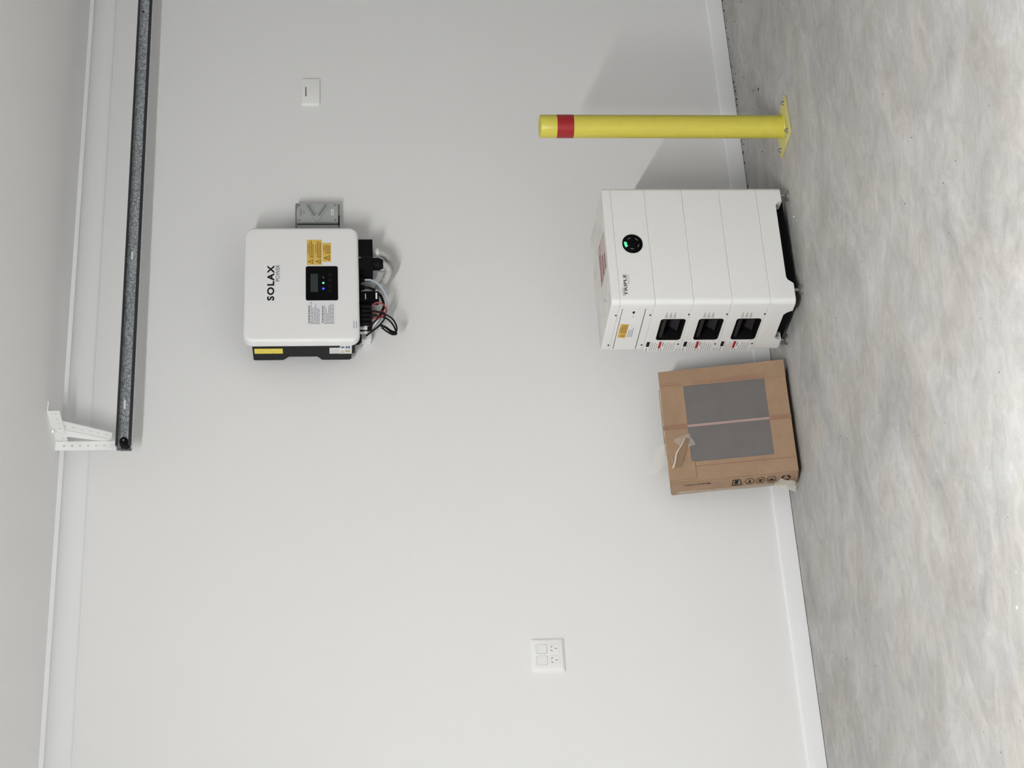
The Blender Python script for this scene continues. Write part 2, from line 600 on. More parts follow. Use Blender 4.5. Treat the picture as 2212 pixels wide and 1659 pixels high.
l = finish('notice_label', plate(B(), FI, 3.2325, 3.3285, 1.5060, 1.5995, 0.0, 0.0006), 'paper', cover)
p_ = B()
lines(p_, FI, 3.241, 3.316, 1.5895, 1.5955, 1, 0.0007, h=0.0046, ragged=0.1)
lines(p_, FI, 3.236, 3.326, 1.5570, 1.5885, 6, 0.0007, h=0.0020, ragged=0.5)
lines(p_, FI, 3.241, 3.314, 1.5440, 1.5505, 1, 0.0007, h=0.0046, ragged=0.1)
lines(p_, FI, 3.236, 3.322, 1.5100, 1.5430, 7, 0.0007, h=0.0020, ragged=0.5)
finish('printed_text', p_, 'inkgrey', cover)
l = finish('rating_sticker', plate(B(), FI, 3.2165, 3.2550, 1.4305, 1.4500, 0.0, 0.0006), 'paper', cover)
p_ = lines(B(), FI, 3.220, 3.252, 1.432, 1.448, 2, 0.0007, h=0.0022)
finish('printed_text', p_, 'inkgrey', cover)
LI = left(3.178)
l = finish('side_label', plate(B(), LI, -0.1225, -0.0905, 1.6815, 1.7755, 0.0, 0.0006), 'yelside', body)
l = finish('side_label', plate(B(), LI, -0.1250, -0.0870, 1.4520, 1.5260, 0.0, 0.0006), 'paperw', body)
l2 = finish('side_label', plate(B(), LI, -0.1400, -0.0865, 1.4520, 1.4910, 0.0, 0.0009), 'paperw', body)
finish('printed_mark', plate(plate(B(), LI, -0.137, -0.122, 1.4575, 1.4640, 0.001, 0.0013), LI, -0.137, -0.122, 1.4655, 1.4725, 0.001, 0.0013), 'blue', body)
finish('printed_mark', disc(B(), LI, -0.1295, 1.482, 0.006, 0.0065, 0.001, 0.0013), 'blue', body)
p_ = plate(plate(B(), LI, -0.112, -0.096, 1.4575, 1.4640, 0.001, 0.0013), LI, -0.112, -0.096, 1.4655, 1.4725, 0.001, 0.0013)
lines(p_, left_text(3.178), 0.092, 0.112, 1.475, 1.489, 3, 0.001)
finish('printed_mark', p_, 'olive', body)
finish('printed_mark', lines(B(), left_text(3.178), 0.090, 0.121, 1.494, 1.522, 4, 0.0007, h=0.0045), 'stkgrey', body)

# underside fittings
ac = finish('terminal_cover', bevbox(3.472, 3.589, -0.158, -0.070, 1.3755, 1.4410, 0.002), 'rubber', inv)
finish('cover_screw', cyl(B(), (3.513, -0.1605, 1.420), (3.513, -0.157, 1.420), 0.003, seg=12), 'steel', ac)
finish('seam', plate(B(), front(-0.158), 3.5155, 3.5170, 1.379, 1.415, 0, 0.0006), 'darkridge', ac)
def hexnut(bm, x, y, z0, z1, r, n=6):
    a = [(x + r * math.cos(2 * math.pi * k / n + 0.3), y + r * math.sin(2 * math.pi * k / n + 0.3)) for k in range(n)]
    return poly(bm, lambda u, v, d: (u, v, d), a, z0, z1)
g = B()
hexnut(g, 3.505, -0.130, 1.352, 1.3755, 0.0225, 10)
cyl(g, (3.505, -0.130, 1.352), (3.505, -0.130, 1.341), 0.0205, 0.016)
finish('cable_gland', g, 'rubber', inv)
for x, y in ((3.448, -0.120), (3.417, -0.120)):
    g = B()
    hexnut(g, x, y, 1.417, 1.441, 0.0125, 8)
    cyl(g, (x, y, 1.418), (x, y, 1.404), 0.0105, 0.007)
    finish('cable_gland', g, 'rubber', inv)
dg_ = finish('communication_dongle', bevbox(3.346, 3.387, -0.148, -0.118, 1.357, 1.4410, 0.004), 'gloss', inv)
finish('sticker', plate(B(), front(-0.148), 3.354, 3.379, 1.3635, 1.3690, 0, 0.0006), 'paperw', dg_)
finish('sticker', lines(B(), front(-0.148), 3.354, 3.379, 1.400, 1.406, 1, 0.0, h=0.003), 'stkgrey', dg_)
for i, (x, y) in enumerate(((3.335, -0.130), (3.318, -0.130), (3.301, -0.130), (3.284, -0.130), (3.268, -0.130), (3.326, -0.105), (3.292, -0.105), (3.262, -0.105))):
    g = B()
    cyl(g, (x, y, 1.441), (x, y, 1.410), 0.0090, seg=14)
    cyl(g, (x, y, 1.412), (x, y, 1.392), 0.0076, seg=14)
    cyl(g, (x, y, 1.394), (x, y, 1.383), 0.0085, 0.0070, seg=14)
    finish('plug_connector', g, 'rubber', inv)
g = B()
cyl(g, (3.224, -0.105, 1.441), (3.224, -0.105, 1.428), 0.021, seg=24)
cyl(g, (3.224, -0.105, 1.428), (3.224, -0.105, 1.418), 0.021, 0.013, seg=24)
finish('isolating_knob', g, 'rubber', inv)
finish('sealing_plug', cyl(B(), (3.600, -0.12, 1.443), (3.600, -0.12, 1.428), 0.007, seg=12), 'rubber', inv)

# ------------------------------------------------------------------ cables, conduits and trunking below the inverter
def cable(name, pts, r, m, label, cat='cable', group=None):
    sp = spline(pts, 8)
    return tag(finish(name, tube(B(), sp, r, 8), m, at=pts[0]), label, cat, group)

def corrugated(name, pts, r, label, collar):
    sp = spline(pts, 26)
    root = thing(name, pts[0], label, 'conduit', 'grey flexible conduits under the inverter')
    rad = [r * (1.0 if (i % 4) in (0, 1) else 0.86) for i in range(len(sp))]
    finish('corrugated_hose', tube(B(), sp, r, 14, radii=rad), 'conduit', root)
    if collar:
        a, b_ = Vector(sp[0]), Vector(sp[0]) + (Vector(sp[2]) - Vector(sp[0])).normalized() * 0.020
        finish('collar', cyl(B(), a, b_, r * 1.22, seg=18), 'plaster_dim', root)
    return root

corrugated('flexible_conduit', [(3.569, -0.105, 1.374), (3.568, -0.104, 1.350), (3.560, -0.090, 1.326), (3.540, -0.062, 1.314), (3.520, -0.034, 1.324), (3.508, -0.012, 1.345)], 0.0125,
           'grey corrugated conduit with a pale collar leaving the black box', True)
corrugated('flexible_conduit', [(3.505, -0.130, 1.345), (3.502, -0.128, 1.334), (3.490, -0.112, 1.322), (3.474, -0.085, 1.330), (3.462, -0.055, 1.350), (3.452, -0.030, 1.372)], 0.0125,
           'grey corrugated conduit curling from the large black gland', False)
corrugated('flexible_conduit', [(3.398, -0.060, 1.445), (3.396, -0.060, 1.405), (3.384, -0.055, 1.385), (3.360, -0.050, 1.372), (3.330, -0.048, 1.368)], 0.0150,
           'grey corrugated conduit half hidden behind the small black dongle', False)
tr = thing('cable_trunking', (3.497, 0.0, 1.326), 'white wall trunking under the inverter behind the curled conduits', 'trunking')
finish('base', bevbox(3.461, 3.535, -0.024, 0.0, 1.328, 1.440, 0.002), 'duct', tr)
finish('lid', bevbox(3.459, 3.537, -0.030, -0.018, 1.326, 1.440, 0.002), 'duct', tr)
tr = thing('cable_trunking', (3.28, 0.0, 1.383), 'short white wall trunking near the inverter\'s lower left corner', 'trunking')
finish('base', bevbox(3.260, 3.300, -0.036, 0.0, 1.385, 1.440, 0.002), 'duct', tr)
finish('lid', bevbox(3.258, 3.302, -0.043, -0.032, 1.383, 1.440, 0.002), 'duct', tr)
tag(finish('connector_block', bevbox(3.2555, 3.2795, -0.120, -0.080, 1.398, 1.4405, 0.002), 'plaster_dim', at=(3.267, -0.10, 1.398)),
    'small pale connector block beside the black plugs under the inverter', 'connector')

cable('cable', [(3.448, -0.120, 1.406), (3.446, -0.120, 1.380), (3.428, -0.120, 1.356), (3.402, -0.118, 1.339), (3.374, -0.114, 1.330), (3.346, -0.108, 1.329), (3.322, -0.10, 1.336), (3.294, -0.09, 1.354), (3.270, -0.08, 1.380)],
      0.0032, 'cblue', 'thin pale blue and white cable looping under the inverter', 'cable', 'cables under the inverter')
cb = thing('cable', (3.417, -0.120, 1.406), 'thick black cable with a white tag curving past the dongle', 'cable', 'cables under the inverter')
BIG = [(3.417, -0.120, 1.408), (3.413, -0.122, 1.386), (3.397, -0.124, 1.363), (3.374, -0.124, 1.348), (3.342, -0.122, 1.341), (3.318, -0.120, 1.350), (3.291, -0.116, 1.364), (3.262, -0.11, 1.388)]
finish('sheath', tube(B(), spline(BIG, 8), 0.0046, 10), 'cblack', cb)
finish('cable_tag', cyl(B(), (3.401, -0.1238, 1.368), (3.392, -0.124, 1.3585), 0.0058, seg=12), 'cwhite', cb)
for pts, r, m, lb in (
    ([(3.335, -0.130, 1.385), (3.344, -0.140, 1.366), (3.338, -0.142, 1.346), (3.322, -0.138, 1.334), (3.306, -0.132, 1.338), (3.290, -0.125, 1.358), (3.270, -0.122, 1.385)], 0.0030, 'cred', 'red cable looping beside the dongle under the inverter'),
    ([(3.318, -0.130, 1.386), (3.312, -0.134, 1.362), (3.300, -0.134, 1.335), (3.284, -0.130, 1.312), (3.258, -0.124, 1.300), (3.238, -0.118, 1.303), (3.234, -0.114, 1.313), (3.246, -0.11, 1.330), (3.264, -0.11, 1.350)], 0.0030, 'cblack', 'black cable making the lowest, widest loop under the inverter'),
    ([(3.301, -0.130, 1.386), (3.300, -0.126, 1.358), (3.290, -0.122, 1.330), (3.270, -0.118, 1.312), (3.246, -0.114, 1.303), (3.250, -0.11, 1.316), (3.268, -0.108, 1.338), (3.274, -0.107, 1.356)], 0.0030, 'cblack', 'black cable of the second lowest loop under the inverter'),
    ([(3.284, -0.130, 1.386), (3.290, -0.133, 1.368), (3.300, -0.134, 1.352), (3.310, -0.132, 1.342), (3.318, -0.126, 1.352), (3.310, -0.120, 1.372)], 0.0026, 'cred', 'short red cable crossing the black plugs under the inverter'),
    ([(3.268, -0.130, 1.386), (3.274, -0.137, 1.372), (3.290, -0.139, 1.358), (3.304, -0.136, 1.348), (3.300, -0.130, 1.338), (3.284, -0.126, 1.343), (3.262, -0.12, 1.362), (3.244, -0.112, 1.388), (3.238, -0.10, 1.402)], 0.0030, 'cblack', 'black cable running up to the pale connector block'),
    ([(3.262, -0.105, 1.386), (3.278, -0.128, 1.366), (3.296, -0.136, 1.356)], 0.0026, 'cwhite', 'short white wire between the black plugs'),
):
    cable('cable', pts, r, m, lb, 'cable', 'cables under the inverter')
tie = B()
pts = spline([(3.268, -0.118, 1.352), (3.258, -0.120, 1.336), (3.250, -0.120, 1.328), (3.240, -0.120, 1.318), (3.233, -0.118, 1.306), (3.238, -0.117, 1.301)], 8)
tube(tie, pts, 0.004, 8, radii=[0.0028 + 0.0022 * abs(math.sin(i * 0.9)) for i in range(len(pts))])
tag(finish('cable_bundle', tie, 'cblack', at=(3.25, -0.119, 1.33)), 'knotted black cable ends tied at the bottom of the loops', 'cable')

# ------------------------------------------------------------------ isolator right of the inverter
iso = thing('isolator_switch', (3.72, 0.0, 1.49), 'grey isolator switch box with a V-shaped grip, right of the inverter', 'switch')
finish('back_box', bevbox(3.640, 3.803, -0.050, 0.0, 1.489, 1.639, 0.004), 'isol', iso)
finish('rim', bevbox(3.637, 3.806, -0.054, -0.046, 1.486, 1.642, 0.002), 'isold', iso)
lid = finish('lid', bevbox(3.7165, 3.7985, -0.072, -0.052, 1.4915, 1.6365, 0.003), 'isol', iso)
finish('side_lid', bevbox(3.640, 3.7095, -0.068, -0.052, 1.4915, 1.6365, 0.003), 'isol', iso)
finish('hinge_slot', box(B(), 3.7095, 3.7165, -0.0600, -0.052, 1.494, 1.634), 'rubber', iso)
FL = front(-0.072)
def rotmap(Mp, cu, cv, ang):
    c, s = math.cos(ang), math.sin(ang)
    return lambda u, v, d: Mp(cu + u * c - v * s, cv + u * s + v * c, d)
for (u1, v1, dd) in ((3.793, 1.6000, 0.0), (3.790, 1.5300, 0.0004)):
    u0, v0 = 3.729, 1.5665
    a = math.atan2(v1 - v0, u1 - u0)
    ln = math.hypot(v1 - v0, u1 - u0)
    R_ = rotmap(front(-0.072 - dd), u0, v0, a)
    rd = slab(B(), R_, -0.008, ln, -0.0095, 0.0095, 0.0095, [(0, -0.002), (0, 0.004), (0.0012, 0.005)], n=6)
    rd = finish('grip', rd, 'isol', lid)
    slot = slab(B(), R_, 0.013, ln - 0.004, -0.0045, 0.0035, 0.003, [(0, 0.0046), (0, 0.0056)], n=4)
    finish('grip_slot', slot, 'isold', lid)
    finish('grip_slot', plate(B(), R_, ln * 0.22, ln * 0.95, 0.0036, 0.0052, 0.0046, 0.0056), 'inkgrey', lid)
for u, v in ((3.7255, 1.6275), (3.7255, 1.502), (3.789, 1.6275), (3.789, 1.502)):
    finish('lid_screw', disc(B(), FL, u, v, 0.004, 0.004, -0.001, 0.0008), 'isold', lid)
finish('printed_text', plate(B(), FL, 3.746, 3.771, 1.5075, 1.5165, 0, 0.0004), 'paperw', lid)
p_ = lines(B(), FL, 3.748, 3.769, 1.5095, 1.5145, 1, 0.0005, h=0.0022)
lines(p_, FL, 3.744, 3.778, 1.6175, 1.6265, 2, 0.0002, h=0.0024)
lines(p_, FL, 3.752, 3.766, 1.6095, 1.6125, 1, 0.0002, h=0.0022)
finish('printed_text', p_, 'inkgrey', lid)
finish('lid_clip', box(box(B(), 3.7985, 3.8015, -0.066, -0.05, 1.6305, 1.640), 3.7785, 3.7925, -0.0735, -0.06, 1.6315, 1.6385), 'isold', iso)
finish('lid_clip', bevbox(3.715, 3.750, -0.066, -0.054, 1.4875, 1.4925, 0.001), 'rubber', iso)

# ------------------------------------------------------------------ plates on the wall
sw = thing('wall_plate', (4.3375, 0.0, 1.554), 'small plain white wall plate with a dark slit, beyond the isolator', 'wall plate')
finish('plate', slab(B(), front(0), 4.279, 4.3965, 1.5535, 1.6205, 0.004, [(0, 0), (0, 0.008), (0.0015, 0.0095), (0.003, 0.010)], n=4), 'plastic', sw)
finish('slit', plate(B(), front(-0.010), 4.314, 4.357, 1.6030, 1.6060, 0, 0.0005), 'ink', sw)

gp = thing('power_outlet', (2.119, 0.0, 0.795), 'white double power outlet with two rocker switches, low on the bare wall', 'power outlet')
finish('plate', slab(B(), front(0), 2.0630, 2.1750, 0.7945, 0.9015, 0.004, [(0, 0), (0, 0.004), (0.008, 0.0110), (0.010, 0.0115)], n=4), 'plastic', gp)
FG = front(-0.0115)
for x0, x1 in ((2.0835, 2.1135), (2.1220, 2.1520)):
    finish('rocker_gap', slab(B(), FG, x0 - 0.001, x1 + 0.001, 0.8495, 0.8855, 0.006, [(0, -0.001), (0, 0.0004)], n=5), 'inkpale', gp)
    rk = slab(B(), FG, x0, x1, 0.8505, 0.8845, 0.006, [(0, 0.0), (0, 0.002), (0.001, 0.003)], n=5)
    for v in rk.verts:      # pressed in at the foot
        if v.co.y < -0.0116:
            v.co.y += -0.0035 * (v.co.z - 0.8505) / 0.034 + 0.001
    finish('rocker', rk, 'plastic', gp)
    so = finish('socket', slab(B(), FG, x0, x1, 0.8115, 0.8455, 0.006, [(0, -0.001), (0, 0.0010), (0.001, 0.0018)], n=5), 'plastic', gp)
    cx = (x0 + x1) / 2
    for du, dv, ang in ((-0.0062, 0.0065, 1.05), (0.0062, 0.0065, -1.05), (0.0, -0.0075, 1.5708)):
        R_ = rotmap(FG, cx + du, 0.8295 + dv, ang)
        finish('slot', plate(B(), R_, -0.0036, 0.0036, -0.0008, 0.0008, 0.0017, 0.0022), 'ink', so)

# ------------------------------------------------------------------ garage door track and its hanger
tk = thing('door_track', (2.79, -0.18, 2.18), 'galvanised steel garage door track running along the top of the wall', 'door track')
X0, X1 = 2.7840, 5.6
slots = [(2.935, 2.969, 2.1855), (3.508, 3.542, 2.1885)]
web = B()
box(web, X0, X1, -0.161, -0.159, 2.158, 2.1840)
box(web, X0, X1, -0.161, -0.159, 2.1905, 2.2030)
px = X0
for a, b_, z in slots:
    box(web, px, a, -0.161, -0.159, 2.1840, 2.1905)
    px = b_
box(web, px, X1, -0.161, -0.159, 2.1840, 2.1905)
finish('channel_web', web, 'galv', tk)
fl = B()
box(fl, X0, X1, -0.200, -0.159, 2.2030, 2.2050)
box(fl, X0, X1, -0.200, -0.159, 2.1560, 2.1580)
finish('flange', fl, 'galv', tk)
finish('shaded_rolled_edge', profile_x([(-0.202, 2.206), (-0.197, 2.206), (-0.197, 2.2005), (-0.200, 2.1985), (-0.202, 2.2005)], X0, X1), 'steeldark_shade', tk)  # both lips coloured dark to stand in for shade inside the channel
finish('shaded_rolled_edge', profile_x([(-0.197, 2.1555), (-0.202, 2.1555), (-0.204, 2.1585), (-0.2025, 2.1655), (-0.199, 2.1655)], X0, X1), 'steeldark_shade', tk)
ro = B()
cyl(ro, (2.800, -0.200, 2.1800), (2.800, -0.170, 2.1800), 0.0135, seg=24)
finish('roller', ro, 'rubber', tk)
finish('roller_bush', cyl(B(), (2.795, -0.198, 2.1735), (2.795, -0.172, 2.1735), 0.011, seg=20), 'rubber', tk)
finish('roller_pin', cyl(B(), (2.801, -0.2035, 2.1805), (2.801, -0.165, 2.1805), 0.003, seg=12), 'steel', tk)
finish('rivet', cyl(B(), (2.789, -0.166, 2.1950), (2.789, -0.159, 2.1950), 0.0032, seg=12), 'steel', tk)
finish('rivet', cyl(B(), (4.579, -0.164, 2.1910), (4.579, -0.159, 2.1910), 0.004, seg=12), 'steeldark_shade', tk)

hg = thing('track_hanger', (2.79, -0.20, 2.40), 'white perforated steel bracket hanging the track end from the ceiling', 'bracket')
db = finish('drop_bar', bevbox(2.7910, 2.8230, -0.157, -0.154, 2.170, 2.400, 0.0008, 1), 'hanger', hg)
h = B()
for k in range(7):
    z = 2.372 - 0.0252 * k
    cyl(h, (2.8065, -0.17, z), (2.8065, -0.14, z), 0.0040, seg=12)
cut(db, shift(h, db))
ca = poly(B(), lambda u, v, d: (u, d, v), [(2.826, 2.362), (2.829, 2.362), (2.829, 2.397), (2.864, 2.397), (2.864, 2.400), (2.826, 2.400)], -0.352, -0.100)
ca = finish('ceiling_angle', ca, 'hanger', hg)
h = B()
for k in range(7):
    y = -0.337 + 0.033 * k
    cyl(h, (2.81, y, 2.3755), (2.84, y, 2.3755), 0.0042, seg=12)
cut(ca, shift(h, ca))
def strip(P, n, th):
    bm = B()
    lo = [bm.verts.new(Vector(p)) for p in P]
    hi = [bm.verts.new(Vector(p) + Vector(n) * th) for p in P]
    bm.faces.new(lo)
    bm.faces.new(hi)
    for i in range(4):
        j = (i + 1) % 4
        bm.faces.new((lo[i], lo[j], hi[j], hi[i]))
    return bm
br = finish('brace', strip([(2.832, -0.282, 2.376), (2.832, -0.190, 2.218), (2.832, -0.150, 2.225), (2.832, -0.226, 2.376)], (1, 0, 0), 0.003), 'hanger', hg)
h = B()
for k in range(6):
    t_ = 0.12 + 0.155 * k
    c = Vector((2.832, -0.254 + 0.082 * t_, 2.376 - 0.1545 * t_))
    cyl(h, c - Vector((0.02, 0, 0)), c + Vector((0.02, 0, 0)), 0.0042, seg=12)
cut(br, shift(h, br))
br = finish('brace_flange', strip([(2.831, -0.226, 2.376), (2.831, -0.150, 2.225), (2.825, -0.150, 2.250), (2.825, -0.190, 2.376)], (0.6, 0.8, 0), 0.002), 'hanger', hg)
finish('bolt_head', cyl(B(), (2.822, -0.222, 2.3755), (2.826, -0.222, 2.3755), 0.007, seg=6), 'hanger', hg)
finish('bolt_head', cyl(B(), (2.818, -0.235, 2.400), (2.818, -0.235, 2.394), 0.007, seg=6), 'hanger', hg)

# ------------------------------------------------------------------ yellow bollard
BX, BY = 3.752, -0.585
bo = thing('safety_bollard', (BX, BY, 0.0), 'yellow steel bollard with a red band, bolted to the floor', 'bollard')
R0 = 0.0385
po = B()
prev = None
rings = [(R0, 0.008), (R0, 0.772), (R0, 0.8215), (R0 - 0.001, 0.8235), (R0 - 0.005, 0.8255), (R0 - 0.015, 0.8275), (0.004, 0.8285)]
for r, z in rings:
    lp = [po.verts.new((BX + r * math.cos(2 * math.pi * k / 40), BY + r * math.sin(2 * math.pi * k / 40), z)) for k in range(40)]
    if prev:
        for k in range(40):
            j = (k + 1) % 40
            po.faces.new((prev[k], prev[j], lp[j], lp[k]))
    prev = lp
po.faces.new(prev)
finish('post', po, 'yellow', bo, smooth=50)
rb = B()
o_ = [(BX + (R0 + 0.0006) * math.cos(2 * math.pi * k / 40), BY + (R0 + 0.0006) * math.sin(2 * math.pi * k / 40)) for k in range(40)]
i_ = [(BX + (R0 - 0.001) * math.cos(2 * math.pi * k / 40), BY + (R0 - 0.001) * math.sin(2 * math.pi * k / 40)) for k in range(40)]
ring_poly(rb, lambda u, v, d: (u, v, d), o_, i_, 0.7145, 0.7700)
finish('reflective_band', rb, 'band', bo, smooth=50)
pl_ = finish('base_plate', slab(B(), top(0.0), BX - 0.074, BX + 0.074, BY - 0.074, BY + 0.074, 0.003, [(0, 0.001), (0, 0.0070), (0.001, 0.0080)], n=2), 'yelplate', bo)
wl = tube(B(), [(BX + (R0 + 0.001) * math.cos(2 * math.pi * k / 32), BY + (R0 + 0.001) * math.sin(2 * math.pi * k / 32), 0.009) for k in range(33)], 0.0035, 8)
finish('weld', wl, 'yellow', bo)
for sx in (-1, 1):
    for sy in (-1, 1):
        x, y = BX + sx * 0.056, BY + sy * 0.056
        g = B()
        cyl(g, (x, y, 0.008), (x, y, 0.0095), 0.0085, seg=16)
        hexnut(g, x, y, 0.0095, 0.0155, 0.0065)
        cyl(g, (x, y, 0.0155), (x, y, 0.0195), 0.0036, seg=10)
        finish('anchor_bolt', g, 'steel', bo)

# ------------------------------------------------------------------ battery cabinet
XL, XR, YF, YB = 3.1025, 3.5500, -0.5260, -0.2130
bt = thing('battery_cabinet', (3.326, -0.37, 0.0), 'white stacked home battery cabinet with three black side handles', 'battery')
ID = lambda u, v, d: (u, v, d)
def block(z0, z1, bev=0.0016):
    return slab(B(), ID, XL, XR, YF, YB, 0.019, [(bev, z0), (0, z0 + bev), (0, z1 - bev), (bev, z1)], n=7)
CF, CL, CLT = front(YF), left(XL), left_text(XL)
# plinth
pb = finish('plinth', block(0.0300, 0.1125), 'cabinet', bt)
c1 = poly(B(), lambda u, v, d: (u, d, v), [(3.168, 0.0), (3.173, 0.031), (3.180, 0.040), (3.186, 0.048), (3.196, 0.0525), (3.476, 0.0525), (3.485, 0.048), (3.490, 0.038), (3.492, 0.031), (3.494, 0.0)], -0.6, -0.1)
cut(pb, shift(c1, pb))
c1 = poly(B(), lambda u, v, d: (d, u, v), [(-0.472, 0.0), (-0.468, 0.036), (-0.458, 0.048), (-0.445, 0.0565), (-0.300, 0.0565), (-0.292, 0.050), (-0.280, 0.036), (-0.276, 0.0)], 3.0, 3.65)
cut(pb, shift(c1, pb))
for x, y in ((3.160, -0.506), (3.528, -0.506), (3.126, -0.245), (3.520, -0.232)):
    g = B()
    cyl(g, (x, y, 0.0), (x, y, 0.008), 0.0190, seg=20)
    cyl(g, (x, y, 0.008), (x, y, 0.013), 0.0190, 0.012, seg=20)
    cyl(g, (x, y, 0.013), (x, y, 0.045), 0.0050, seg=12)
    finish('levelling_foot', g, 'steel', bt)
finish('under_shade_block', box(B(), 3.135, 3.518, -0.480, -0.240, 0.016, 0.060), 'rubber', bt)  # black box added to paint the deep shade under the cabinet
for x, y in ((3.478, -0.505), (3.112, -0.286)):
    finish('carrier_bolt', cyl(B(), (x, y, 0.058), (x, y, 0.043), 0.006, seg=10), 'steel', bt)

def screw(parent, y, z):
    finish('screw', disc(disc(B(), CL, y, z, 0.0050, 0.0028, -0.0005, 0.0004, 14), CL, y, z, 0.002, 0.001, 0.0, 0.0006, 8), 'dark', parent)

def module(z0, z1):
    m_ = finish('battery_module', block(z0, z1), 'cabinet', bt)
    zc = z1 - 0.073
    u0, u1, v0, v1 = -0.4210, -0.2915, z1 - 0.1120, z1 - 0.0340
    cb_ = slab(B(), CL, u0, u1, v0, v1, 0.010, [(0, -0.050), (0, 0.02)], n=5)
    cut(m_, shift(cb_, m_))
    cup = slab(B(), CL, u0 - 0.002, u1 + 0.002, v0 - 0.002, v1 + 0.002, 0.011,
               [(0, 0.0), (0, 0.0012), (0.003, 0.0012), (0.0045, -0.006), (0.006, -0.045)], n=5, cap0=False)
    finish('handle_cup', cup, 'rubber', m_)
    finish('handle_bar', slab(B(), CL, u0 + 0.006, u1 - 0.006, v1 - 0.020, v1 - 0.007, 0.005, [(0, -0.030), (0, -0.006), (0.003, -0.003)], n=4), 'darkridge', m_)
    pk = B()
    a = [CL(u, v, d) for u, v, d in ((u0 + 0.034, v0 + 0.010, -0.020), (u1 - 0.022, v0 + 0.010, -0.020), (u1 - 0.014, v0 + 0.036, -0.044), (u0 + 0.034, v0 + 0.030, -0.044))]
    va = [pk.verts.new(p) for p in a]
    vb = [pk.verts.new((p[0] + 0.003, p[1], p[2] - 0.003)) for p in a]
    pk.faces.new(va)
    pk.faces.new(vb)
    for i in range(4):
        j = (i + 1) % 4
        pk.faces.new((va[i], va[j], vb[j], vb[i]))
    finish('finger_ramp', pk, 'darkridge', m_)
    for y, z in ((-0.4510, z0 + 0.006 if z0 > 0.12 else z0 + 0.006), (-0.2600, z0 + 0.012)):
        screw(m_, y, z)
    # faint printed symbols in front of the handle
    p_ = B()
    for k in range(3):
        zz = z1 - 0.047 - 0.0135 * k
        poly(p_, CL, [(-0.4300, zz - 0.006), (-0.4300, zz + 0.0045), (-0.4480, zz + 0.004), (-0.4680, zz + 0.0005), (-0.4480, zz - 0.003)], 0.0, 0.0003)
    finish('printed_symbol', p_, 'inkpale', m_)
    # stickers behind the handle
    finish('data_sticker', plate(B(), CL, -0.2800, -0.2145, z0 + 0.018, z1 - 0.004, 0, 0.0005), 'paperw', m_)
    finish('printed_block', plate(B(), CL, -0.2770, -0.2450, z1 - 0.0165, z1 - 0.0060, 0.0005, 0.0008), 'dark', m_)
    finish('printed_block', plate(B(), CL, -0.2780, -0.2330, z1 - 0.0560, z1 - 0.0475, 0.0005, 0.0008), 'red', m_)
    p_ = lines(B(), CLT, 0.247, 0.277, z1 - 0.0645, z1 - 0.0585, 1, 0.0005, h=0.0035)
    lines(p_, CLT, 0.218, 0.231, z1 - 0.0640, z1 - 0.0460, 2, 0.0005, h=0.003)
    lines(p_, CLT, 0.217, 0.240, z1 - 0.0120, z1 - 0.0070, 1, 0.0005, h=0.003)
    finish('printed_text', p_, 'inkgrey', m_)
    p_ = lines(B(), CLT, 0.218, 0.278, z1 - 0.0450, z1 - 0.0180, 4, 0.0005, h=0.0035, ragged=0.3)
    lines(p_, CLT, 0.218, 0.275, z0 + 0.022, z1 - 0.066, 5, 0.0005, h=0.004, ragged=0.35)
    finish('printed_text', p_, 'inkpale', m_)
    return m_

module(0.1130, 0.2370)
module(0.2375, 0.3620)
module(0.3625, 0.4870)

cu_ = finish('control_unit', block(0.4875, 0.6000), 'cabinet', bt)
pocket = plate(B(), CL, -0.4885, -0.2290, 0.5125, 0.5905, -0.004, 0.02)
cut(cu_, shift(pocket, cu_))
finish('door_gap_shade', plate(B(), CL, -0.4885, -0.2290, 0.5125, 0.5905, -0.0042, -0.0036), 'dark', cu_)  # dark sheet behind the door, painting the shade in its gap
dr = finish('service_door', slab(B(), CL, -0.4872, -0.2270, 0.5150, 0.5880, 0.001, [(0, -0.0045), (0, -0.0006), (0.0006, 0.0)], n=2), 'cabinet', cu_)
finish('door_lock', disc(B(), CL, -0.466, 0.5505, 0.0075, 0.004, -0.001, 0.0005), 'dark', cu_)
finish('lock_mark', plate(B(), CL, -0.446, -0.436, 0.548, 0.5505, -0.0002, 0.0004), 'inkpale', cu_)
l = finish('warning_label', plate(B(), CL, -0.3930, -0.3060, 0.5565, 0.5840, -0.0005, 0.0007), 'yellab', cu_)
p_ = triangle_sign(B(), CLT, 0.3185, 0.5700, 0.020, 0.0007)
text(p_, 'WARNING', CLT, 0.340, 0.375, 0.5780, 0.5818, 0.0007, bold=0.02)
lines(p_, CLT, 0.333, 0.389, 0.5580, 0.5770, 4, 0.0007, h=0.0022, ragged=0.1)
finish('printed_text', p_, 'inkbrown', cu_)
finish('notice_label', plate(B(), CL, -0.3910, -0.3060, 0.5330, 0.5555, -0.0005, 0.0007), 'paper', cu_)
finish('printed_text', lines(B(), CLT, 0.312, 0.372, 0.536, 0.553, 3, 0.0007, h=0.0022, ragged=0.3), 'inkgrey', cu_)
screw(cu_, -0.449, 0.4945)
screw(cu_, -0.257, 0.4965)
ringb = finish('status_ring', slab(B(), CF, 3.2900, 3.3610, 0.5110, 0.5770, 0.033, [(0, 0), (0, 0.0025), (0.002, 0.0035)], n=12), 'gloss', cu_)
RC = (3.3255, 0.5440)
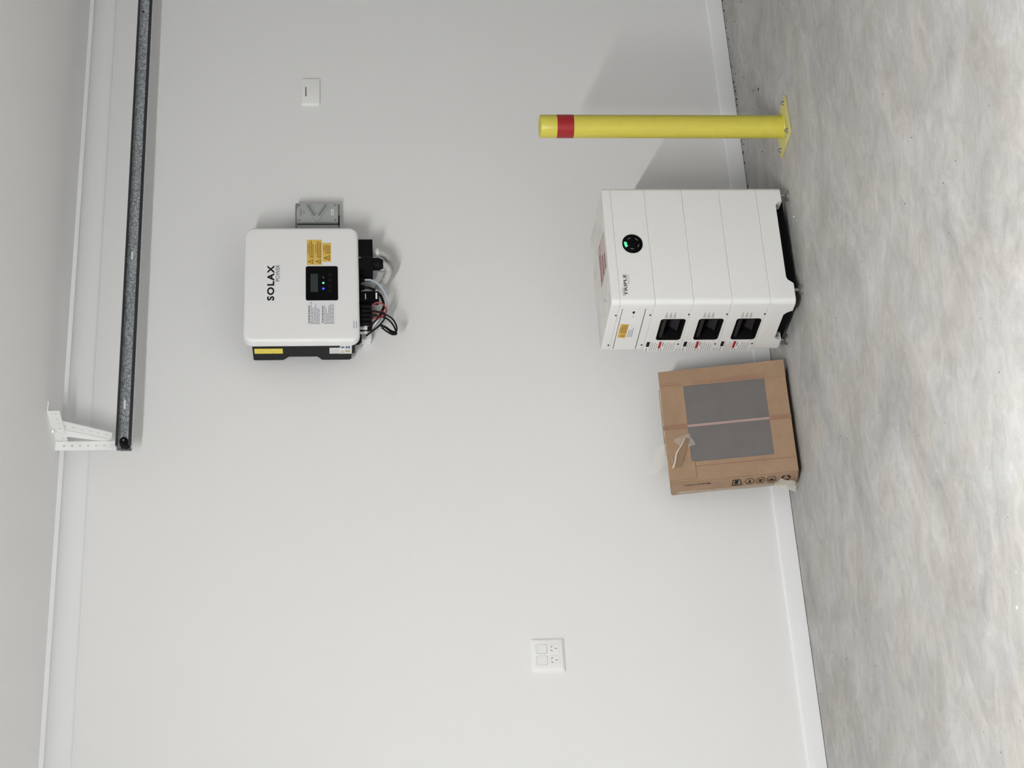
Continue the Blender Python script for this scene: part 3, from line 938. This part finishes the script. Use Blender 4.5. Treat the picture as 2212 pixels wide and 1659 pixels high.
for k, mm in enumerate(('ringl', 'ringo', 'ringo', 'ringo', 'ringo')):
    a0 = math.radians(100 + 72 * k)
    r0, r1 = (0.0185, 0.0275) if k == 0 else (0.0200, 0.0222)
    hw = math.radians(24 if k == 0 else 15)
    N = 6
    pts_o = [(RC[0] + r1 * math.cos(a0 - hw + 2 * hw * i / N), RC[1] + r1 * math.sin(a0 - hw + 2 * hw * i / N)) for i in range(N + 1)]
    pts_i = [(RC[0] + r0 * math.cos(a0 + hw - 2 * hw * i / N), RC[1] + r0 * math.sin(a0 + hw - 2 * hw * i / N)) for i in range(N + 1)]
    finish('ring_segment', poly(B(), CF, pts_o + pts_i, 0.0034, 0.0040), mm, cu_)
p_ = text(B(), 'TRIPLE', CF, 3.1300, 3.2090, 0.5745, 0.5850, 0.0002, bold=0.012)
finish('brand_lettering', p_, 'ink', cu_)
p_ = text(B(), 'BY SOLAX', CF, 3.1300, 3.1600, 0.5875, 0.5905, 0.0002, bold=0.01)
finish('brand_lettering', p_, 'ink', cu_)
p_ = text(B(), 'POWER', CF, 3.1740, 3.2080, 0.5655, 0.5715, 0.0002, bold=-0.012)
finish('brand_lettering', p_, 'inkgrey', cu_)

cp = finish('top_cap', block(0.6005, 0.6285, 0.0014), 'cabinet', bt)
screw(cp, -0.448, 0.6065)
screw(cp, -0.257, 0.6075)
TT = top(0.6285)
finish('dusty_top', slab(B(), TT, XL + 0.006, XR - 0.006, YF + 0.006, YB - 0.004, 0.016, [(0, -0.001), (0, 0.0003)], n=5), 'dusty', cp)
lab = [(3.262, -0.500), (3.392, -0.500), (3.412, -0.357), (3.266, -0.355)]
finish('hazard_sticker', poly(B(), TT, lab, 0.0, 0.0006), 'pink', cp)
p_ = B()
def bil(a, b_):
    u = [lab[0][k] * (1 - a) * (1 - b_) + lab[1][k] * a * (1 - b_) + lab[2][k] * a * b_ + lab[3][k] * (1 - a) * b_ for k in (0, 1)]
    return u
BL = lambda u, v, d: TT(*bil(u, v), d)
poly(p_, BL, [(0, 0.97), (1, 0.97), (1, 1.0), (0, 1.0)], 0.0006, 0.0009)
poly(p_, BL, [(0, 0.72), (1, 0.72), (1, 0.76), (0, 0.76)], 0.0006, 0.0009)
poly(p_, BL, [(0, 0), (0.02, 0), (0.02, 1), (0, 1)], 0.0006, 0.0009)
poly(p_, BL, [(0.98, 0), (1, 0), (1, 1), (0.98, 1)], 0.0006, 0.0009)
lines(p_, BL, 0.06, 0.94, 0.78, 0.95, 1, 0.0006, h=0.10)
lines(p_, BL, 0.05, 0.62, 0.40, 0.64, 1, 0.0006, h=0.16)
lines(p_, BL, 0.05, 0.50, 0.12, 0.32, 1, 0.0006, h=0.14)
finish('printed_text', p_, 'maroon', cp)
for pts in ([(3.20, -0.39), (3.17, -0.42), (3.158, -0.45)], [(3.385, -0.26), (3.36, -0.25)], [(3.30, -0.30), (3.275, -0.29)]):
    finish('scuff', tube(B(), [(x, y, 0.6290) for x, y in pts], 0.0014, 6), 'inkpale', cp)

# ------------------------------------------------------------------ leaning cardboard carton
ct = thing('cardboard_carton', (2.648, -0.1345, 0.0), 'flat brown carton with a grey front panel, leaning against the wall', 'carton', rx=math.radians(-10.7))
W_, H_, T_ = 0.410, 0.420, 0.090
def lf(name, bm, m, parent=ct, smooth=38):
    return finish(name, bm, m, parent, local=True, smooth=smooth)
def lbox(*a, r=0.0015):
    return bevbox(*a, r, 1)
core = lbox(0.003, W_ - 0.003, -T_ + 0.006, -0.002, 0.003, H_ - 0.006)
for v in core.verts:
    v.co.x += 0.0025 * math.sin(v.co.z * 31 + v.co.y * 40)
box_core = lf('inner_tray', core, 'card2')
lf('back_panel', lbox(0.0, W_ - 0.002, -0.004, 0.0, 0.0, H_ - 0.002), 'card2')
# side walls
def crumple(bm, amp, axis, seed):
    rr = random.Random(seed)
    a, b_, c = rr.uniform(0, 6), rr.uniform(0, 6), rr.uniform(0, 6)
    for v in bm.verts:
        v.co[axis] += amp * (math.sin(v.co.z * 23 + a) + 0.6 * math.sin(v.co.x * 31 + v.co.y * 45 + b_) + 0.5 * math.sin(v.co.z * 57 + c))
    return bm
def grid_panel(u0, u1, v0, v1, Mp, nu, nv, th):
    bm = B()
    G = [[[bm.verts.new(Mp(u0 + (u1 - u0) * i / nu, v0 + (v1 - v0) * j / nv, d)) for j in range(nv + 1)] for i in range(nu + 1)] for d in (0, th)]
    for i in range(nu):
        for j in range(nv):
            for k in (0, 1):
                bm.faces.new((G[k][i][j], G[k][i + 1][j], G[k][i + 1][j + 1], G[k][i][j + 1]))
    per = [(i, 0) for i in range(nu)] + [(nu, j) for j in range(nv)] + [(i, nv) for i in range(nu, 0, -1)] + [(0, j) for j in range(nv, 0, -1)]
    for q in range(len(per)):
        a, b_ = per[q], per[(q + 1) % len(per)]
        bm.faces.new((G[0][a[0]][a[1]], G[0][b_[0]][b_[1]], G[1][b_[0]][b_[1]], G[1][a[0]][a[1]]))
    return bm
SL = lambda u, v, d: (-d, u, v)
sidep = lf('side_panel', crumple(grid_panel(-T_ + 0.004, -0.001, 0.004, H_ - 0.004, SL, 6, 24, 0.0035), 0.0006, 0, 3), 'card')
SR = lambda u, v, d: (W_ + d - 0.003, u, v)
lf('side_panel', grid_panel(-T_ + 0.004, -0.001, 0.002, H_ - 0.004, SR, 3, 10, 0.003), 'card')
lf('bottom_panel', lbox(0.0, W_, -T_ + 0.003, -0.002, 0.0, 0.004), 'card')
lf('top_panel', lbox(0.004, W_ - 0.004, -T_ + 0.008, -0.004, H_ - 0.008, H_ - 0.004), 'card2')
# the front: four overlapping flaps round a grey sheet
FC = front(-T_)
def fpanel(u0, u1, v0, v1, d0, d1, seed, amp=0.0005):
    return crumple(grid_panel(u0, u1, v0, v1, lambda u, v, d: (u, -T_ - d0 - d, v), 10, 14, d1 - d0), amp, 1, seed)
lf('grey_sheet', plate(B(), FC, 0.050, 0.362, 0.060, 0.352, -0.006, 0.0006), 'grey')
lf('front_flap', fpanel(0.3490, W_ + 0.001, 0.0, H_, -0.004, 0.0030, 5), 'card')
lf('front_flap', fpanel(-0.001, 0.0660, 0.001, H_ - 0.002, -0.004, 0.0028, 6), 'card')
lf('front_flap', fpanel(0.0640, 0.3520, 0.341, H_ - 0.001, -0.004, 0.0020, 8), 'card')
lf('front_flap', fpanel(0.0640, 0.3520, 0.001, 0.0715, -0.004, 0.0020, 9), 'card')
lf('front_flap', fpanel(0.0060, 0.0680, 0.330, H_ - 0.001, 0.0030, 0.0046, 10, 0.0004), 'card')
lf('front_flap', fpanel(0.3520, W_ + 0.0012, 0.001, 0.070, 0.0030, 0.0042, 11, 0.0004), 'card')
# tapes
for u0, u1 in ((0.195, 0.203),):
    lf('tape_strip', plate(B(), FC, u0, u1, 0.0715, 0.341, 0.0006, 0.0030), 'tapep')
    lf('tape_strip', plate(B(), FC, u0 - 0.004, u1 + 0.004, 0.341, H_ + 0.001, 0.0024, 0.0036), 'tapeb')
    lf('tape_strip', plate(B(), FC, u0 - 0.004, u1 + 0.004, 0.0, 0.0715, 0.0024, 0.0036), 'tapeb')
for u0, u1 in ((0.3530, 0.3590), (0.3630, 0.3655), (0.0480, 0.0510)):
    lf('crease', plate(B(), FC, u0, u1, 0.002, H_ - 0.004, 0.0026, 0.0038), 'tapeb')
# torn flap near the upper left corner of the grey sheet
tf_ = B()
P = [(0.150, -T_ - 0.003, 0.338), (0.050, -T_ - 0.003, 0.372), (0.048, -T_ - 0.006, 0.402), (0.092, -T_ - 0.022, 0.386), (0.150, -T_ - 0.012, 0.352)]
lo = [tf_.verts.new(p) for p in P]
hi = [tf_.verts.new((p[0], p[1] - 0.0022, p[2] + 0.001)) for p in P]
tf_.faces.new(lo)
tf_.faces.new(hi)
for i in range(5):
    j = (i + 1) % 5
    tf_.faces.new((lo[i], lo[j], hi[j], hi[i]))
lf('torn_flap', tf_, 'card')
ed = spline([(0.150, -T_ - 0.0135, 0.3535), (0.120, -T_ - 0.020, 0.370), (0.092, -T_ - 0.0235, 0.3870), (0.068, -T_ - 0.015, 0.394), (0.048, -T_ - 0.007, 0.4035)], 5)
lf('torn_edge', tube(B(), ed, 0.003, 6, radii=[0.0018 + 0.0016 * abs(math.sin(i * 1.7)) for i in range(len(ed))]), 'cardpale')
# ragged pale top edge
ed = spline([(0.02 + 0.036 * k, -T_ + 0.001, H_ - 0.001 + random.uniform(-0.002, 0.001)) for k in range(11)], 4)
lf('torn_edge', tube(B(), ed, 0.002, 6, radii=[0.0014 + 0.0012 * random.random() for _ in ed]), 'cardpale')
# inner flap standing up at the back and resting on the wall
lf('back_flap', crumple(grid_panel(0.150, 0.398, H_ - 0.04, H_ + 0.003, lambda u, v, d: (u, -0.008 - d + (v - H_ + 0.04) * 0.5, v), 10, 2, 0.003), 0.0004, 1, 12), 'card2')
# loose clear tape sticking up from the top edge
def sheet(Pq, nu, nv, amp, seed):
    rr = random.Random(seed)
    bm = B()
    G = []
    for i in range(nu + 1):
        row = []
        for j in range(nv + 1):
            a, b_ = i / nu, j / nv
            p = (Vector(Pq[0]) * (1 - a) * (1 - b_) + Vector(Pq[1]) * a * (1 - b_) + Vector(Pq[2]) * a * b_ + Vector(Pq[3]) * (1 - a) * b_)
            p += Vector((rr.uniform(-1, 1), rr.uniform(-1, 1), rr.uniform(-1, 1))) * amp
            row.append(bm.verts.new(p))
        G.append(row)
    for i in range(nu):
        for j in range(nv):
            bm.faces.new((G[i][j], G[i + 1][j], G[i + 1][j + 1], G[i][j + 1]))
    return bm
lf('loose_tape', sheet([(0.062, -0.086, H_ - 0.003), (0.146, -0.086, H_ - 0.001), (0.138, -0.050, H_ + 0.036), (0.052, -0.045, H_ + 0.060)], 7, 6, 0.0010, 4), 'tapec', smooth=80)
lf('loose_tape', sheet([(0.060, -T_ - 0.0045, H_ - 0.020), (0.150, -T_ - 0.0045, H_ - 0.006), (0.150, -0.080, H_ + 0.002), (0.060, -0.080, H_ + 0.002)], 7, 4, 0.0008, 5), 'tapec', smooth=80)
lf('loose_tape', sheet([(0.118, -T_ - 0.005, 0.365), (0.150, -T_ - 0.005, 0.395), (0.170, -T_ - 0.004, 0.338), (0.125, -T_ - 0.006, 0.322)], 5, 4, 0.0018, 6), 'tapec', smooth=80)
# crumpled tape at the foot of the left side
lf('crumpled_tape', sheet([(-0.006, -0.050, 0.070), (-0.006, -0.004, 0.082), (-0.030, 0.004, 0.012), (-0.016, -0.056, 0.014)], 7, 7, 0.0035, 8), 'tapec2', smooth=60)
lf('crumpled_tape', sheet([(-0.0045, -0.024, 0.40), (-0.0045, -0.004, 0.40), (-0.006, -0.004, 0.07), (-0.006, -0.024, 0.07)], 3, 16, 0.0012, 9), 'tapec', smooth=60)
# prints on the left side, reading upwards
SP = lambda u, v, d: (-0.0035 - d, v, u)
p_ = text(B(), 'Made in China', SP, 0.287, 0.372, -0.072, -0.063, 0.0012, bold=0.01)
lf('printed_text', p_, 'ink')
def circ(u, v, r, n=22):
    return [(u + r * math.cos(2 * math.pi * k / n), v + r * 1.5 * math.sin(2 * math.pi * k / n)) for k in range(n)]
def icon(u, kind):
    p_ = B()
    v = -0.054
    d0, d1 = 0.0012, 0.0016
    if kind == 'tri':
        ring_poly(p_, SP, [(u - 0.017, v + 0.022), (u - 0.012, v - 0.020), (u + 0.012, v - 0.020), (u + 0.017, v + 0.022)],
                  [(u - 0.014, v + 0.018), (u - 0.010, v - 0.016), (u + 0.010, v - 0.016), (u + 0.014, v + 0.018)], d0, d1)
        poly(p_, SP, [(u - 0.006, v - 0.012), (u + 0.004, v - 0.012), (u + 0.008, v + 0.010), (u - 0.002, v + 0.012)], d0, d1)
    elif kind == 'recycle':
        for k in range(3):
            a = math.radians(90 + 120 * k)
            o_, i_ = [], []
            for s in range(5):
                b_ = a + math.radians(-44 + 22 * s)
                o_.append((u + 0.015 * math.cos(b_), v + 0.020 * math.sin(b_)))
                i_.append((u + 0.010 * math.cos(b_), v + 0.013 * math.sin(b_)))
            poly(p_, SP, o_ + i_[::-1], d0, d1)
    else:
        ring_poly(p_, SP, circ(u, v, 0.0150), circ(u, v, 0.0136), d0, d1)
        if kind == 'a':
            poly(p_, SP, [(u - 0.002, v - 0.012), (u + 0.002, v - 0.012), (u + 0.002, v + 0.002), (u + 0.007, v + 0.010), (u - 0.007, v + 0.010), (u - 0.002, v + 0.002)], d0, d1)
        elif kind == 'b':
            poly(p_, SP, [(u - 0.008, v - 0.006), (u + 0.008, v - 0.006), (u + 0.008, v - 0.002), (u - 0.008, v - 0.002)], d0, d1)
            poly(p_, SP, [(u - 0.007, v + 0.002), (u + 0.007, v + 0.002), (u, v + 0.014)], d0, d1)
        else:
            poly(p_, SP, [(u - 0.010, v + 0.002), (u + 0.010, v + 0.002), (u + 0.006, v + 0.010), (u - 0.006, v + 0.010)], d0, d1)
            poly(p_, SP, [(u - 0.001, v - 0.012), (u + 0.001, v - 0.012), (u + 0.001, v + 0.003), (u - 0.001, v + 0.003)], d0, d1)
    lf('printed_symbol', p_, 'ink')
icon(0.202, 'tri')
icon(0.160, 'a')
icon(0.125, 'b')
icon(0.089, 'c')
icon(0.042, 'recycle')

# ------------------------------------------------------------------ dirt along the skirting, crumbs
rr = random.Random(21)
def blob(bm, x, y, z, s):
    r_ = bmesh.ops.create_icosphere(bm, subdivisions=1, radius=s)
    for v in r_['verts']:
        v.co = Vector((v.co.x * rr.uniform(0.6, 1.6), v.co.y * rr.uniform(0.6, 1.4), max(v.co.z * 0.6, -s * 0.3))) + Vector((x, y, z + s * 0.3))
db = B()
for k in range(130):
    x = rr.triangular(3.6, 5.0, 4.25)
    y = -0.016 - abs(rr.gauss(0, 0.012)) if rr.random() < 0.6 else -0.02 - rr.random() ** 2 * 0.35
    blob(db, x, y, 0.0, rr.uniform(0.0008, 0.0032) if rr.random() < 0.88 else 0.0045)
for k in range(14):
    blob(db, rr.uniform(1.4, 3.4), -0.015 - rr.random() ** 3 * 0.1, 0.0, rr.uniform(0.0008, 0.002))
for k in range(40):
    blob(db, rr.uniform(1.4, 4.5), -rr.uniform(0.1, 2.3), 0.0, rr.uniform(0.0008, 0.0020))
o = finish('floor_dirt', db, 'dirt')
tag(o, 'dark dirt specks and crumbs scattered along the foot of the wall', 'dirt', kind='stuff')
cr = B()
for x, y, s in ((3.423, -0.537, 0.003), (3.47, -0.535, 0.0018), (1.529, -1.797, 0.0045), (1.60, -1.83, 0.002), (3.392, -0.56, 0.0012)):
    blob(cr, x, y, 0.0, s)
o = finish('white_crumbs', cr, 'crumb')
tag(o, 'small white crumbs lying on the concrete floor', 'crumbs', kind='stuff')
